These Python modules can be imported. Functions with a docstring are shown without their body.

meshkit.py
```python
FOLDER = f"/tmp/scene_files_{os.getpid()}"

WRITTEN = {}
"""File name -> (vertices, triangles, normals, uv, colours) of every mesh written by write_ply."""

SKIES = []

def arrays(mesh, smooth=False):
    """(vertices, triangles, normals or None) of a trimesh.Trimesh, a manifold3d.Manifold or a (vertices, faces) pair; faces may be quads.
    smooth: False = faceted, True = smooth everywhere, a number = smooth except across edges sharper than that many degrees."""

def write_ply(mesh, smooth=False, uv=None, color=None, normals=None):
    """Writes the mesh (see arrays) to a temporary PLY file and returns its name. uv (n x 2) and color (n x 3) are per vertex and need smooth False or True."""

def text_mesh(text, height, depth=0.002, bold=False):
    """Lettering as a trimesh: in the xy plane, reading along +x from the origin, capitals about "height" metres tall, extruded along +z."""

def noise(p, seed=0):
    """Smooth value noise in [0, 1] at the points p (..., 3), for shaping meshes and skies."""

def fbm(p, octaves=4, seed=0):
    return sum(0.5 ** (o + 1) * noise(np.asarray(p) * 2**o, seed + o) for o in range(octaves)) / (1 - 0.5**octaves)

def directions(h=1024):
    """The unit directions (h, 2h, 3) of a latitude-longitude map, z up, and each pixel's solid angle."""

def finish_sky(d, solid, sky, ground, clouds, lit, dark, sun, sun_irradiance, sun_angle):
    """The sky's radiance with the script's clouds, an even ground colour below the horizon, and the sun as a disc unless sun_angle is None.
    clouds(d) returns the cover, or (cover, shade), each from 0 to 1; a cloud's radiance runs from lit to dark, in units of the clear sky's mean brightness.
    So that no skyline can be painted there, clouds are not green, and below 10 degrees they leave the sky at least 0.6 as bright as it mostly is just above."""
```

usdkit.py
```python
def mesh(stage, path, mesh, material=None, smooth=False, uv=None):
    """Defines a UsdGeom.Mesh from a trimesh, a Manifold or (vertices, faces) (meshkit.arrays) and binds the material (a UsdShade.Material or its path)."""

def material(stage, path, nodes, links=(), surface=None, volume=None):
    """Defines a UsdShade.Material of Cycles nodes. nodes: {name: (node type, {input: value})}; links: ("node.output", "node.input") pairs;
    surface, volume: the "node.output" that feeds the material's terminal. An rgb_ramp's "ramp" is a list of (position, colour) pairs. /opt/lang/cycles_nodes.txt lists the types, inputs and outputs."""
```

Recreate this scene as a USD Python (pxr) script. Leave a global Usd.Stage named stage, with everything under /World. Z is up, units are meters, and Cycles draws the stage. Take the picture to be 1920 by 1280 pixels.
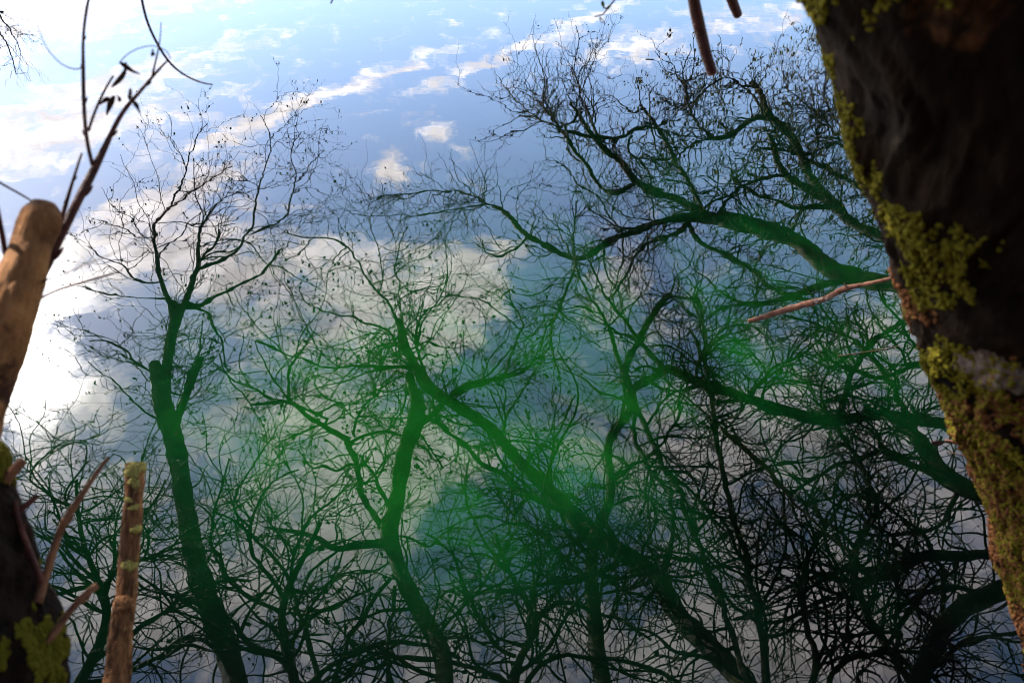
import math, random
import numpy as np, trimesh
from scipy.interpolate import CubicSpline
import meshkit, usdkit
from pxr import Usd, UsdGeom, UsdLux, UsdShade, Gf, Sdf

rng = np.random.default_rng(11)
stage = Usd.Stage.CreateInMemory()
UsdGeom.SetStageUpAxis(stage, 'Z')
UsdGeom.Xform.Define(stage, '/World')

# ------------------------------------------------------------------ camera
H = 1.2                       # metres above the lake
PITCH = math.radians(42)
F = 1478.0                    # focal length in pixels of a 1920 px wide picture
CP, SP = math.cos(PITCH), math.sin(PITCH)
FWD, UPV = np.array([0, CP, -SP]), np.array([0, SP, CP])
cam = UsdGeom.Camera.Define(stage, '/World/camera')
cam.CreateHorizontalApertureAttr(36.0)
cam.CreateFocalLengthAttr(36.0 * F / 1920)
cam.CreateFStopAttr(10.0)
cam.CreateFocusDistanceAttr(4.6)
cam.CreateClippingRangeAttr(Gf.Vec2f(0.05, 5000))
cam.AddTranslateOp().Set(Gf.Vec3d(0, 0, H))
cam.AddRotateXOp().Set(90 - 42)
cam.CreateExposureAttr(3.25)


def near(px, py, depth):
    """The point at that depth in front of the lens."""
    p = FWD + (px - 960) / F * np.array([1.0, 0, 0]) - (py - 640) / F * UPV
    return np.array([0, 0, H]) + depth * p


def over(px, py, depth):
    """The point above the lake whose mirror image lies there."""
    p = near(px, py, depth)
    return np.array([p[0], p[1], -p[2]])


def afloat(px, py, lift=0.0015):
    d = near(px, py, 1.0) - np.array([0, 0, H])
    p = np.array([0, 0, H]) + d * (-H / d[2])
    p[2] = lift
    return p


# ------------------------------------------------------------------ sky and sun
sd = over(-45, 640, 10) - np.array([0, 0, -H])
SUN = sd / np.linalg.norm(sd)
SUN_EL, SUN_ROT = math.asin(SUN[2]), math.atan2(SUN[0], SUN[1])
sun = UsdLux.DistantLight.Define(stage, '/World/sun')
sun.CreateIntensityAttr(1.25)
sun.CreateAngleAttr(0.5)
sun.CreateNormalizeAttr(True)
sun.CreateColorAttr(Gf.Vec3f(1.0, 0.93, 0.82))
z = Gf.Vec3d(*SUN)
sun.AddTransformOp().Set(Gf.Matrix4d().SetRotate(Gf.Rotation(Gf.Vec3d(0, 0, 1), z)))
SKY_STRENGTH = 0.06


def sky_xy(px, py):
    d = over(px, py, 1) - np.array([0, 0, -H])
    return d[0] / d[2], d[1] / d[2]


def sky_material():
    n, l = {}, []
    n['g'] = ('texture_coordinate', {})
    n['sky'] = ('sky_texture', dict(sky_type='single_scattering', sun_disc=False, sun_elevation=SUN_EL, sun_rotation=SUN_ROT, altitude=100.0, air_density=1.0, aerosol_density=0.2, ozone_density=1.0))
    n['tint'] = ('vector_math', dict(math_type='multiply', vector2=(0.99, 0.97, 1.0)))
    n['sep'] = ('separate_xyz', {}); l.append(('g.generated', 'sep.vector'))
    n['zc'] = ('math', dict(math_type='maximum', value2=0.06)); l.append(('sep.z', 'zc.value1'))
    n['u'] = ('math', dict(math_type='divide')); l += [('sep.x', 'u.value1'), ('zc.value', 'u.value2')]
    n['v'] = ('math', dict(math_type='divide')); l += [('sep.y', 'v.value1'), ('zc.value', 'v.value2')]
    n['uv'] = ('combine_xyz', dict(z=0.0)); l += [('u.value', 'uv.x'), ('v.value', 'uv.y')]
    # clouds wander away from their rough places
    n['warp'] = ('noise_texture', dict(scale=7.0, detail=5.0, roughness=0.6)); l.append(('uv.vector', 'warp.vector'))
    n['wc'] = ('vector_math', dict(math_type='subtract', vector2=(0.5, 0.5, 0.5))); l.append(('warp.color', 'wc.vector1'))
    n['ws'] = ('vector_math', dict(math_type='multiply', vector2=(0.22, 0.22, 0.0))); l.append(('wc.vector', 'ws.vector1'))
    n['p'] = ('vector_math', dict(math_type='add')); l += [('uv.vector', 'p.vector1'), ('ws.vector', 'p.vector2')]
    acc = None
    for i, (px, py, rx, ry, ang, amp) in enumerate(CLOUDS):
        c = np.array(sky_xy(px, py))
        a = math.radians(ang)
        ex = np.array(sky_xy(px + rx * math.cos(a), py + rx * math.sin(a))) - c
        ey = np.array(sky_xy(px - ry * math.sin(a), py + ry * math.cos(a))) - c
        inv = np.linalg.inv(np.stack([ex, ey], 1))
        n[f'd{i}'] = ('vector_math', dict(math_type='subtract', vector2=(c[0], c[1], 0))); l.append(('p.vector', f'd{i}.vector1'))
        n[f'a{i}'] = ('vector_math', dict(math_type='dot_product', vector2=(inv[0, 0], inv[0, 1], 0))); l.append((f'd{i}.vector', f'a{i}.vector1'))
        n[f'b{i}'] = ('vector_math', dict(math_type='dot_product', vector2=(inv[1, 0], inv[1, 1], 0))); l.append((f'd{i}.vector', f'b{i}.vector1'))
        n[f'q{i}'] = ('combine_xyz', dict(z=0.0)); l += [(f'a{i}.value', f'q{i}.x'), (f'b{i}.value', f'q{i}.y')]
        n[f'e{i}'] = ('vector_math', dict(math_type='length')); l.append((f'q{i}.vector', f'e{i}.vector1'))
        n[f'm{i}'] = ('map_range', dict(range_type='smoothstep', from_min=0.0, from_max=1.7, to_min=amp, to_max=0.0, clamp=True)); l.append((f'e{i}.value', f'm{i}.value'))
        if acc is None:
            acc = f'm{i}.result'
        else:
            n[f's{i}'] = ('math', dict(math_type='add')); l += [(acc, f's{i}.value1'), (f'm{i}.result', f's{i}.value2')]
            acc = f's{i}.value'
    n['f1'] = ('noise_texture', dict(scale=11.0, detail=10.0, roughness=0.66, distortion=0.2)); l.append(('p.vector', 'f1.vector'))
    n['f1s'] = ('math', dict(math_type='multiply_add', value2=3.0, value3=-1.58)); l.append(('f1.fac', 'f1s.value1'))
    n['tot'] = ('math', dict(math_type='add')); l += [(acc, 'tot.value1'), ('f1s.value', 'tot.value2')]
    n['cov'] = ('map_range', dict(range_type='smoothstep', from_min=0.0, from_max=1.05, to_min=0.0, to_max=0.96, clamp=True)); l.append(('tot.value', 'cov.value'))
    # clouds shine more the nearer they stand to the sun
    n['sd'] = ('vector_math', dict(math_type='dot_product', vector2=tuple(SUN))); l.append(('g.generated', 'sd.vector1'))
    n['glow'] = ('rgb_ramp', dict(ramp=[(0.0, (0.5, 0.455, 0.47)), (0.5, (0.66, 0.60, 0.61)), (0.72, (0.92, 0.86, 0.84)), (0.9, (1.02, 0.95, 0.94)), (0.97, (1.0, 0.92, 0.92)), (0.985, (1.15, 1.07, 1.06)), (0.994, (2.0, 1.9, 1.85)), (1.0, (10, 9.5, 9))])); l.append(('sd.value', 'glow.fac'))
    # darker bellies
    n['f2'] = ('noise_texture', dict(scale=8.0, detail=6.0, roughness=0.6)); l.append(('p.vector', 'f2.vector'))
    n['bel'] = ('map_range', dict(range_type='smoothstep', from_min=0.35, from_max=0.65, to_min=0.72, to_max=1.16, clamp=True)); l.append(('f2.fac', 'bel.value'))
    n['cl'] = ('vector_math', dict(math_type='scale')); l += [('glow.color', 'cl.vector1'), ('bel.result', 'cl.scale')]
    n['cl2'] = ('vector_math', dict(math_type='scale', scale=CLOUD_GAIN)); l.append(('cl.vector', 'cl2.vector1'))
    n['mix'] = ('mix_color', dict(blend_type='mix', use_clamp=False)); l += [('cov.result', 'mix.fac'), ('sky.color', 'tint.vector1'), ('tint.vector', 'mix.a'), ('cl2.vector', 'mix.b')]
    n['bg'] = ('background_shader', dict(strength=SKY_STRENGTH)); l.append(('mix.result', 'bg.color'))
    return usdkit.material(stage, '/World/Looks/sky_clouds', n, l, surface='bg.background')


CLOUD_GAIN = 8.0
# rough places of the clouds: where their mirror image lies, half sizes, tilt, weight
CLOUDS = [
    (740, 570, 240, 140, -8, 1.15), (890, 510, 90, 60, -30, .6), (600, 460, 90, 70, 20, .7), (600, 810, 210, 90, 5, 1.1), (760, 890, 160, 80, -20, .9),
    (735, 325, 55, 34, 0, .95), (830, 255, 70, 26, 25, .75),
    (1010, 75, 260, 14, -22, .8), (640, 165, 260, 18, -20, .85), (430, 260, 150, 24, -25, .65),
    (60, 40, 360, 60, -12, .75), (180, 165, 340, 34, -16, .8), (60, 270, 360, 50, -14, .9), (270, 395, 260, 40, -22, 1.0), (220, 500, 240, 60, -20, .95), (430, 520, 110, 60, -20, .5), (20, 660, 115, 105, 0, 1.0), (130, 760, 150, 90, -10, .7),
    (420, 480, 110, 90, 0, .4), (1170, 90, 90, 30, 0, .6), (1400, 40, 190, 40, -8, .55),
    (1170, 540, 120, 110, 0, .6), (1250, 860, 260, 150, 0, .75), (640, 1030, 230, 110, 0, .75), (1560, 760, 260, 200, 0, .7), (1000, 1230, 600, 110, 0, .8), (1600, 1150, 320, 140, 0, .9), (1800, 950, 180, 120, 0, .7), (300, 1130, 260, 120, 0, .6), (400, 960, 240, 110, 0, .5),
    (120, 900, 170, 90, 0, .7), (250, 1150, 250, 100, 0, .4), (1750, 600, 150, 150, 0, .5), (1400, 1100, 200, 120, 0, .4),
    (985, 610, 60, 150, 20, -.7), (980, 980, 110, 120, 0, -.8), (700, 400, 120, 60, 0, -.4), (600, 250, 120, 40, -20, -.4), (280, 780, 40, 100, 20, -.7), (1150, 250, 300, 90, 0, -.4), (820, 1000, 120, 60, 0, -.3), 
]
dome = UsdLux.DomeLight.Define(stage, '/World/sky')
UsdShade.MaterialBindingAPI.Apply(dome.GetPrim()).Bind(sky_material())
dome.GetPrim().SetCustomDataByKey('kind', 'structure')

# ------------------------------------------------------------------ helpers
used_names = {}


def numbered(parent, name):
    k = used_names.get((parent, name), 0)
    used_names[(parent, name)] = k + 1
    return f'{parent}/{name}' if k == 0 else f'{parent}/{name}_{k:03d}'


def custom(prim, label=None, category=None, group=None, kind=None):
    for k, v in (('label', label), ('category', category), ('group', group), ('kind', kind)):
        if v:
            prim.SetCustomDataByKey(k, v)
    return prim


def thing(name, label, category, loc=(0, 0, 0), group=None):
    x = UsdGeom.Xform.Define(stage, numbered('/World', name))
    x.AddTranslateOp().Set(Gf.Vec3d(*map(float, loc)))
    custom(x.GetPrim(), label, category, group)
    return str(x.GetPath()), np.asarray(loc, float)


def part(owner, name, mesh, mat, smooth=40, label=None, kind=None, sub=None):
    """A mesh (in world coordinates) as a child of a thing."""
    path, loc = owner
    v, f = mesh
    m = usdkit.mesh(stage, numbered(sub or path, name), (np.asarray(v) - loc, f), mat, smooth=smooth)
    custom(m.GetPrim(), label, kind=kind)
    return str(m.GetPath())


def single(name, mesh, mat, label, category, smooth=40, group=None, kind=None):
    v, f = mesh
    m = usdkit.mesh(stage, numbered('/World', name), (v, f), mat, smooth=smooth)
    custom(m.GetPrim(), label, category, group, kind)
    return m


def join(*meshes):
    vs, fs, k = [], [], 0
    for v, f in meshes:
        vs.append(v); fs.append(np.asarray(f) + k); k += len(v)
    return np.vstack(vs), np.vstack(fs)


def norm(a):
    return a / (np.linalg.norm(a, axis=-1, keepdims=True) + 1e-12)


def spline(pts, step):
    pts = np.asarray(pts, float)
    s = np.concatenate([[0], np.cumsum(np.linalg.norm(np.diff(pts[:, :3], axis=0), axis=1))])
    n = max(4, int(math.ceil(s[-1] / step)) + 1)
    return CubicSpline(s, pts, axis=0)(np.linspace(0, s[-1], n)) if len(pts) > 2 else np.stack([np.interp(np.linspace(0, s[-1], n), s, c) for c in pts.T], 1)


def tubes(P, R, sides, cap=True):
    """N polylines (N, n, 3) with radii (N, n) as closed tapering tubes."""
    P, R = np.asarray(P, float), np.asarray(R, float)
    N, n, _ = P.shape
    T = norm(np.gradient(P, axis=1))
    A = np.empty_like(P)
    a = np.cross(T[:, 0], np.where(np.abs(T[:, 0, 2:3]) < 0.9, [[0, 0, 1.0]], [[1.0, 0, 0]]))
    A[:, 0] = norm(a)
    for i in range(1, n):
        a = A[:, i - 1] - (A[:, i - 1] * T[:, i]).sum(-1, keepdims=True) * T[:, i]
        A[:, i] = norm(a)
    B = np.cross(T, A)
    th = np.arange(sides) * 2 * np.pi / sides
    V = P[:, :, None] + R[:, :, None, None] * (np.cos(th)[:, None] * A[:, :, None] + np.sin(th)[:, None] * B[:, :, None])
    i, j = np.meshgrid(np.arange(n - 1), np.arange(sides), indexing='ij')
    j2 = (j + 1) % sides
    f = np.concatenate([np.stack([i * sides + j, i * sides + j2, (i + 1) * sides + j2], -1).reshape(-1, 3),
                        np.stack([i * sides + j, (i + 1) * sides + j2, (i + 1) * sides + j], -1).reshape(-1, 3)])
    V = V.reshape(N, n * sides, 3)
    per = n * sides
    if cap:
        V = np.concatenate([V, P[:, :1], P[:, -1:]], 1)
        k = np.arange(sides)
        k2 = (k + 1) % sides
        f = np.concatenate([f, np.stack([np.full(sides, per), k2, k], -1), np.stack([np.full(sides, per + 1), (n - 1) * sides + k, (n - 1) * sides + k2], -1)])
        per += 2
    faces = f[None] + (np.arange(N) * per)[:, None, None]
    return V.reshape(-1, 3), faces.reshape(-1, 3)


def limb(pts, step=0.05, sides=9, rough=0.0, freq=9.0, seed=0, knots=0.0, ridges=None):
    """One branch: pts rows of x, y, z, radius; bark roughness as a share of the radius."""
    q = spline(pts, step)
    r = np.maximum(q[:, 3], 0.0003)
    if knots:
        s = np.cumsum(np.r_[0, np.linalg.norm(np.diff(q[:, :3], axis=0), axis=1)])
        r = r * (1 + knots * (meshkit.noise(np.stack([s * 14, s * 0 + seed * 3.7, s * 0], -1), seed) - 0.35))
    v, f = tubes(q[None, :, :3], r[None], sides)
    if rough:
        n = len(q) * sides
        axis = np.repeat(q[:, :3], sides, 0)
        d = v[:n] - axis
        k = meshkit.fbm(v[:n] * freq, 4, seed) - 0.5
        if ridges:                      # long plates and furrows: (how many round the stem, how many per metre, share of the radius)
            around, along, share = ridges
            th = np.tile(np.arange(sides) * 2 * np.pi / sides, len(q))
            s = np.repeat(np.cumsum(np.r_[0, np.linalg.norm(np.diff(q[:, :3], axis=0), axis=1)]), sides)
            w = meshkit.fbm(v[:n] * 12, 2, seed + 3) - 0.5
            c = np.stack([np.cos(th + w) * around, np.sin(th + w) * around, s * along], -1) + 11
            k = k + share / (2 * rough) * (np.abs(meshkit.fbm(c, 4, seed + 1) - 0.5) * -3.2 + 0.45)
        v[:n] = axis + d * (1 + 2 * rough * k)[:, None]
    return v, f


# ------------------------------------------------------------------ materials
def bark(name, dark, light, scale, moss=None, moss_at=0.55, bump=0.6, rough=0.85, moss_scale=5.0, stretch=0.25, dist=0.006, spec=0.08, grain=(1, 1, 1)):
    n = {'tc': ('texture_coordinate', {}), 'c': ('mapping', dict(mapping_type='point', scale=grain)), 'n1': ('noise_texture', dict(scale=scale, detail=8.0, roughness=0.65)),
         'r1': ('rgb_ramp', dict(ramp=[(0.3, dark), (0.72, light)])),
         'b': ('bump', dict(strength=bump, distance=dist)), 'p': ('principled_bsdf', dict(roughness=rough, specular_ior_level=spec))}
    l = [('tc.object', 'c.vector'), ('c.vector', 'n1.vector'), ('n1.fac', 'r1.fac'), ('n1.fac', 'b.height'), ('b.normal', 'p.normal')]
    if moss is None:
        l.append(('r1.color', 'p.base_color'))
    else:
        n['n2'] = ('noise_texture', dict(scale=moss_scale, detail=6.0, roughness=0.6))
        n['m'] = ('map_range', dict(range_type='smoothstep', from_min=moss_at, from_max=moss_at + 0.08, to_min=0.0, to_max=1.0, clamp=True))
        n['mix'] = ('mix_color', dict(blend_type='mix', b=moss))
        l += [('tc.object', 'n2.vector'), ('n2.fac', 'm.value'), ('m.result', 'mix.fac'), ('r1.color', 'mix.a'), ('mix.result', 'p.base_color')]
    return usdkit.material(stage, '/World/Looks/' + name, n, l, surface='p.BSDF')


M_TREE = bark('tree_bark', (0.009, 0.008, 0.006), (0.032, 0.027, 0.02), 22, (0.05, 0.052, 0.012), 0.6)
M_TWIG = bark('twig_bark', (0.010, 0.008, 0.006), (0.028, 0.023, 0.016), 30, bump=0.2)
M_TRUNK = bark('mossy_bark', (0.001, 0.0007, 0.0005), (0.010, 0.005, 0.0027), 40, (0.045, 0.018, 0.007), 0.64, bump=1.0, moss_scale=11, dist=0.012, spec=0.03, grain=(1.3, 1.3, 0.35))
M_STUB = bark('pale_bark', (0.04, 0.014, 0.005), (0.24, 0.11, 0.038), 40, (0.022, 0.008, 0.004), 0.56, bump=1.0, moss_scale=16, dist=0.01, grain=(1.5, 0.5, 0.5))
M_POLE = bark('pole_bark', (0.010, 0.004, 0.002), (0.22, 0.095, 0.036), 90, (0.19, 0.13, 0.04), 0.62, bump=1.0, moss_scale=45, dist=0.01, grain=(1.6, 0.4, 0.4))
M_RED = bark('red_twig_bark', (0.014, 0.004, 0.003), (0.06, 0.018, 0.012), 70, bump=0.8, rough=0.6)
M_SHOOT = bark('shoot_bark', (0.03, 0.012, 0.006), (0.13, 0.055, 0.026), 60, bump=0.8)
M_CUT = bark('cut_wood', (0.10, 0.055, 0.028), (0.26, 0.15, 0.075), 60, bump=0.4)
M_STICK = bark('dead_stick_bark', (0.03, 0.010, 0.006), (0.16, 0.075, 0.05), 70, (0.34, 0.27, 0.23), 0.60, bump=0.8, moss_scale=18)
M_LICHEN = bark('pale_lichen', (0.02, 0.014, 0.011), (0.10, 0.073, 0.062), 45, bump=0.8)
M_YLICHEN = bark('yellow_lichen', (0.10, 0.085, 0.02), (0.24, 0.19, 0.05), 70, bump=0.8)


def leafy(name, a, b, trans=0.35):
    return usdkit.material(stage, '/World/Looks/' + name, {
        'g': ('geometry', {}), 'r': ('rgb_ramp', dict(ramp=[(0.0, a), (1.0, b)])), 'd': ('principled_bsdf', dict(roughness=0.8, specular_ior_level=0.02)),
        't': ('translucent_bsdf', {}), 'm': ('mix_closure', dict(fac=trans))},
        [('g.random_per_island', 'r.fac'), ('r.color', 'd.base_color'), ('r.color', 't.color'), ('d.BSDF', 'm.closure1'), ('t.BSDF', 'm.closure2')], surface='m.closure')


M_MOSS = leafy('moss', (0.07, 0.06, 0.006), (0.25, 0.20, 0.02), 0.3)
M_SUNLIT_RIM = leafy('sunlit_rim_gold', (0.05, 0.02, 0.008), (0.27, 0.14, 0.045), 0.05)  # sunlit tone of the rim bark, put into the colour
M_LEAF = leafy('young_leaf', (0.05, 0.08, 0.015), (0.12, 0.14, 0.03))
M_CATKIN = leafy('catkin', (0.14, 0.13, 0.04), (0.26, 0.23, 0.09))
M_CONE = leafy('dark_cone', (0.018, 0.013, 0.009), (0.04, 0.03, 0.018), 0.1)
M_DEAD = leafy('dead_leaf', (0.035, 0.018, 0.014), (0.06, 0.03, 0.022), 0.2)

# ------------------------------------------------------------------ the lake and its bank
def murk_and_flare(n, l):
    """Water murk with green lens flare painted into its colour, nearly black elsewhere."""
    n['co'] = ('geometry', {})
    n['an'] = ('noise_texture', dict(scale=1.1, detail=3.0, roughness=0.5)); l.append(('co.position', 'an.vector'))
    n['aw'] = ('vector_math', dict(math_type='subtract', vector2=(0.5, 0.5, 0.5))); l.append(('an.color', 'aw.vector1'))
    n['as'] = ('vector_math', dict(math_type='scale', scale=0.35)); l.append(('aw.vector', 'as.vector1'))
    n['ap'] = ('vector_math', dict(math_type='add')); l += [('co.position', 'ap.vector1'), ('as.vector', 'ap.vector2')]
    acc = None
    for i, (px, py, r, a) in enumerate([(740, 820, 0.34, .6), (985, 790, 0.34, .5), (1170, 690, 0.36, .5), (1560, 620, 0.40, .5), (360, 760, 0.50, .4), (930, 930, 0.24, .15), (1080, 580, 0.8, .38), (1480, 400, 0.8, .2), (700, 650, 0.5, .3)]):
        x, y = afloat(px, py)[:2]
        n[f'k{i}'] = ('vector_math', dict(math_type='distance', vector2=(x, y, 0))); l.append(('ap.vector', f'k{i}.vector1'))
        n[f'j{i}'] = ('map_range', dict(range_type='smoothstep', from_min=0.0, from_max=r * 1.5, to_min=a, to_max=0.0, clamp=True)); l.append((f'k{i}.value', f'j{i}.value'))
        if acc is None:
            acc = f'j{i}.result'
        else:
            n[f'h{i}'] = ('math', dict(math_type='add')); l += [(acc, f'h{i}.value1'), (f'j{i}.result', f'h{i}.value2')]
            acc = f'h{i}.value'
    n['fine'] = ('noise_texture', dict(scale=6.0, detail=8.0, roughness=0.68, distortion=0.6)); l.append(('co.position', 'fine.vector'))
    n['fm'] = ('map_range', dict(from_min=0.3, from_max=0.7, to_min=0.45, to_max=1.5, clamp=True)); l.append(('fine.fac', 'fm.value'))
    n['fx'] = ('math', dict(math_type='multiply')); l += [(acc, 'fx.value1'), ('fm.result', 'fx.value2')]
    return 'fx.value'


def water_material():
    n, l = {}, []
    acc = murk_and_flare(n, l)
    n['ar'] = ('rgb_ramp', dict(ramp=[(0.0, (0.00015, 0.0005, 0.0004)), (0.5, (0.0003, 0.0050, 0.0012)), (1.0, (0.0007, 0.0112, 0.0014))])); l.append((acc, 'ar.fac'))  # brighter greens carry the painted lens-flare glow on top of the murk
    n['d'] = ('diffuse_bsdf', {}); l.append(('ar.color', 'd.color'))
    # hardly a breath of wind
    n['mp'] = ('mapping', dict(mapping_type='point', scale=(1.0, 2.6, 1.0))); l.append(('co.position', 'mp.vector'))
    n['w'] = ('noise_texture', dict(scale=5.0, detail=2.0, roughness=0.45)); l.append(('mp.vector', 'w.vector'))
    n['b'] = ('bump', dict(strength=1.0, distance=0.00012)); l.append(('w.fac', 'b.height'))
    n['g'] = ('glossy_bsdf', dict(color=(1, 1, 1), roughness=0.0)); l.append(('b.normal', 'g.normal'))
    n['lw'] = ('layer_weight', dict(blend=0.5))
    n['fr'] = ('rgb_ramp', dict(ramp=[(x, (min(0.9, 0.046 + 0.87 * x ** 2.7),) * 3) for x in np.linspace(0, 1, 24)])); l.append(('lw.facing', 'fr.fac'))
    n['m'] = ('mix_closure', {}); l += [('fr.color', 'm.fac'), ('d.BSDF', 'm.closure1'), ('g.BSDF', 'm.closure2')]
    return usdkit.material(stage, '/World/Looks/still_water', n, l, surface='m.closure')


S = 900.0
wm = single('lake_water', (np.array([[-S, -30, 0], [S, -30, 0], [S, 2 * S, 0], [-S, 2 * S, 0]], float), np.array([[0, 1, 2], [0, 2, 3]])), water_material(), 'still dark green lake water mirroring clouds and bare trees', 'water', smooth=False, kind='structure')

def ground(x, y):
    x, y = np.asarray(x, float), np.asarray(y, float)
    shore = -0.55 + 0.25 * (meshkit.fbm(np.stack([x * 0.5, x * 0 + 3.3, x * 0], -1), 3, 5) - 0.5)
    inland = shore - y
    g = np.where(inland > 0, 0.35 * inland + 0.75 * np.maximum(inland - 1.2, 0), 0.9 * inland) + 0.35 * (meshkit.fbm(np.stack([x * 0.9, y * 0.9, x * 0], -1), 5, 8) - 0.5) * np.clip(inland * 1.5, 0, 1)  # slope behind the camera made steeper to block rear sky light
    return np.where(g > 13, 13 + (g - 13) * 0.25, g)


gx, gy = np.meshgrid(np.linspace(-40, 40, 161), -np.linspace(0, 1, 90) ** 1.6 * 45 + 0.5, indexing='xy')
gz = ground(gx, gy)
nx, ny = gx.shape[1], gx.shape[0]
i, j = np.meshgrid(np.arange(ny - 1), np.arange(nx - 1), indexing='ij')
q = np.stack([i * nx + j, (i + 1) * nx + j, (i + 1) * nx + j + 1, i * nx + j + 1], -1).reshape(-1, 4)
M_SOIL = bark('leaf_litter', (0.018, 0.013, 0.008), (0.06, 0.042, 0.022), 7, (0.03, 0.036, 0.012), 0.55, bump=1.0, moss_scale=1.4, dist=0.04)
single('bank', (np.stack([gx, gy, gz], -1).reshape(-1, 3), np.vstack([q[:, [0, 1, 2]], q[:, [0, 2, 3]]])), M_SOIL, 'unseen dark earth bank of the lake, steepened to block sky light', 'bank', smooth=True, kind='structure')

# ------------------------------------------------------------------ the trees mirrored in the lake
def walk(start, d, length, n, curl, rise, rg):
    """Contorted growth of N twigs at once: start (N, 3), d (N, 3), length (N,)."""
    N = len(start)
    P = np.empty((N, n, 3)); P[:, 0] = start
    d = norm(d)
    a = norm(np.cross(d, rg.normal(size=(N, 3))))
    b = np.cross(d, a)
    f1, f2 = rg.uniform(0.8, 2.6, (2, N, 1)); p1, p2 = rg.uniform(0, 6.28, (2, N, 1))
    step = (length / (n - 1))[:, None]
    c = np.broadcast_to(np.asarray(curl, float), (N,))[:, None]
    for k in range(1, n):
        t = k / (n - 1)
        turn = c * (np.sin(f1 * 6.28 * t + p1) * a + np.sin(f2 * 6.28 * t + p2) * b) + c * 0.30 * rg.normal(size=(N, 3))
        d = norm(d + turn * (8.0 / n) + np.array([0, 0, rise * 8.0 / n]))
        P[:, k] = P[:, k - 1] + d * step
    return P


def spawn(P, R, per_m, lo, hi, r_share, angle, n, curl, rise, rg, t0=0.15, rmax=0.012, rmin=0.0016):
    """Side shoots along the polylines P (list of (k, 3)) with radii R."""
    starts, dirs, lens, rad = [], [], [], []
    for p, r in zip(P, R):
        seg = np.linalg.norm(np.diff(p, axis=0), axis=1)
        s = np.r_[0, np.cumsum(seg)]
        m = rg.poisson(s[-1] * (1 - t0) * per_m)
        for t in rg.uniform(t0, 1.0, m):
            x = t * s[-1]
            k = min(np.searchsorted(s, x, 'right') - 1, len(seg) - 1)
            u = (x - s[k]) / (seg[k] + 1e-9)
            tang = norm(p[k + 1] - p[k])
            side = norm(np.cross(tang, rg.normal(size=3)))
            an = math.radians(rg.uniform(*angle))
            starts.append(p[k] * (1 - u) + p[k + 1] * u)
            dirs.append(math.cos(an) * tang + math.sin(an) * side)
            lens.append(rg.uniform(lo, hi) * (1.1 - 0.45 * t))
            rad.append(np.clip(min((r[k] * (1 - u) + r[k + 1] * u) * r_share, rmax * rg.uniform(0.35, 1.05)), rmin, rmax))
    if not starts:
        return np.zeros((0, n, 3)), np.zeros((0, n))
    Q = walk(np.array(starts), np.array(dirs), np.array(lens), n, curl, rise, rg)
    taper = np.linspace(1, 0.32, n) ** 0.8
    return Q, np.array(rad)[:, None] * taper[None]


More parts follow.
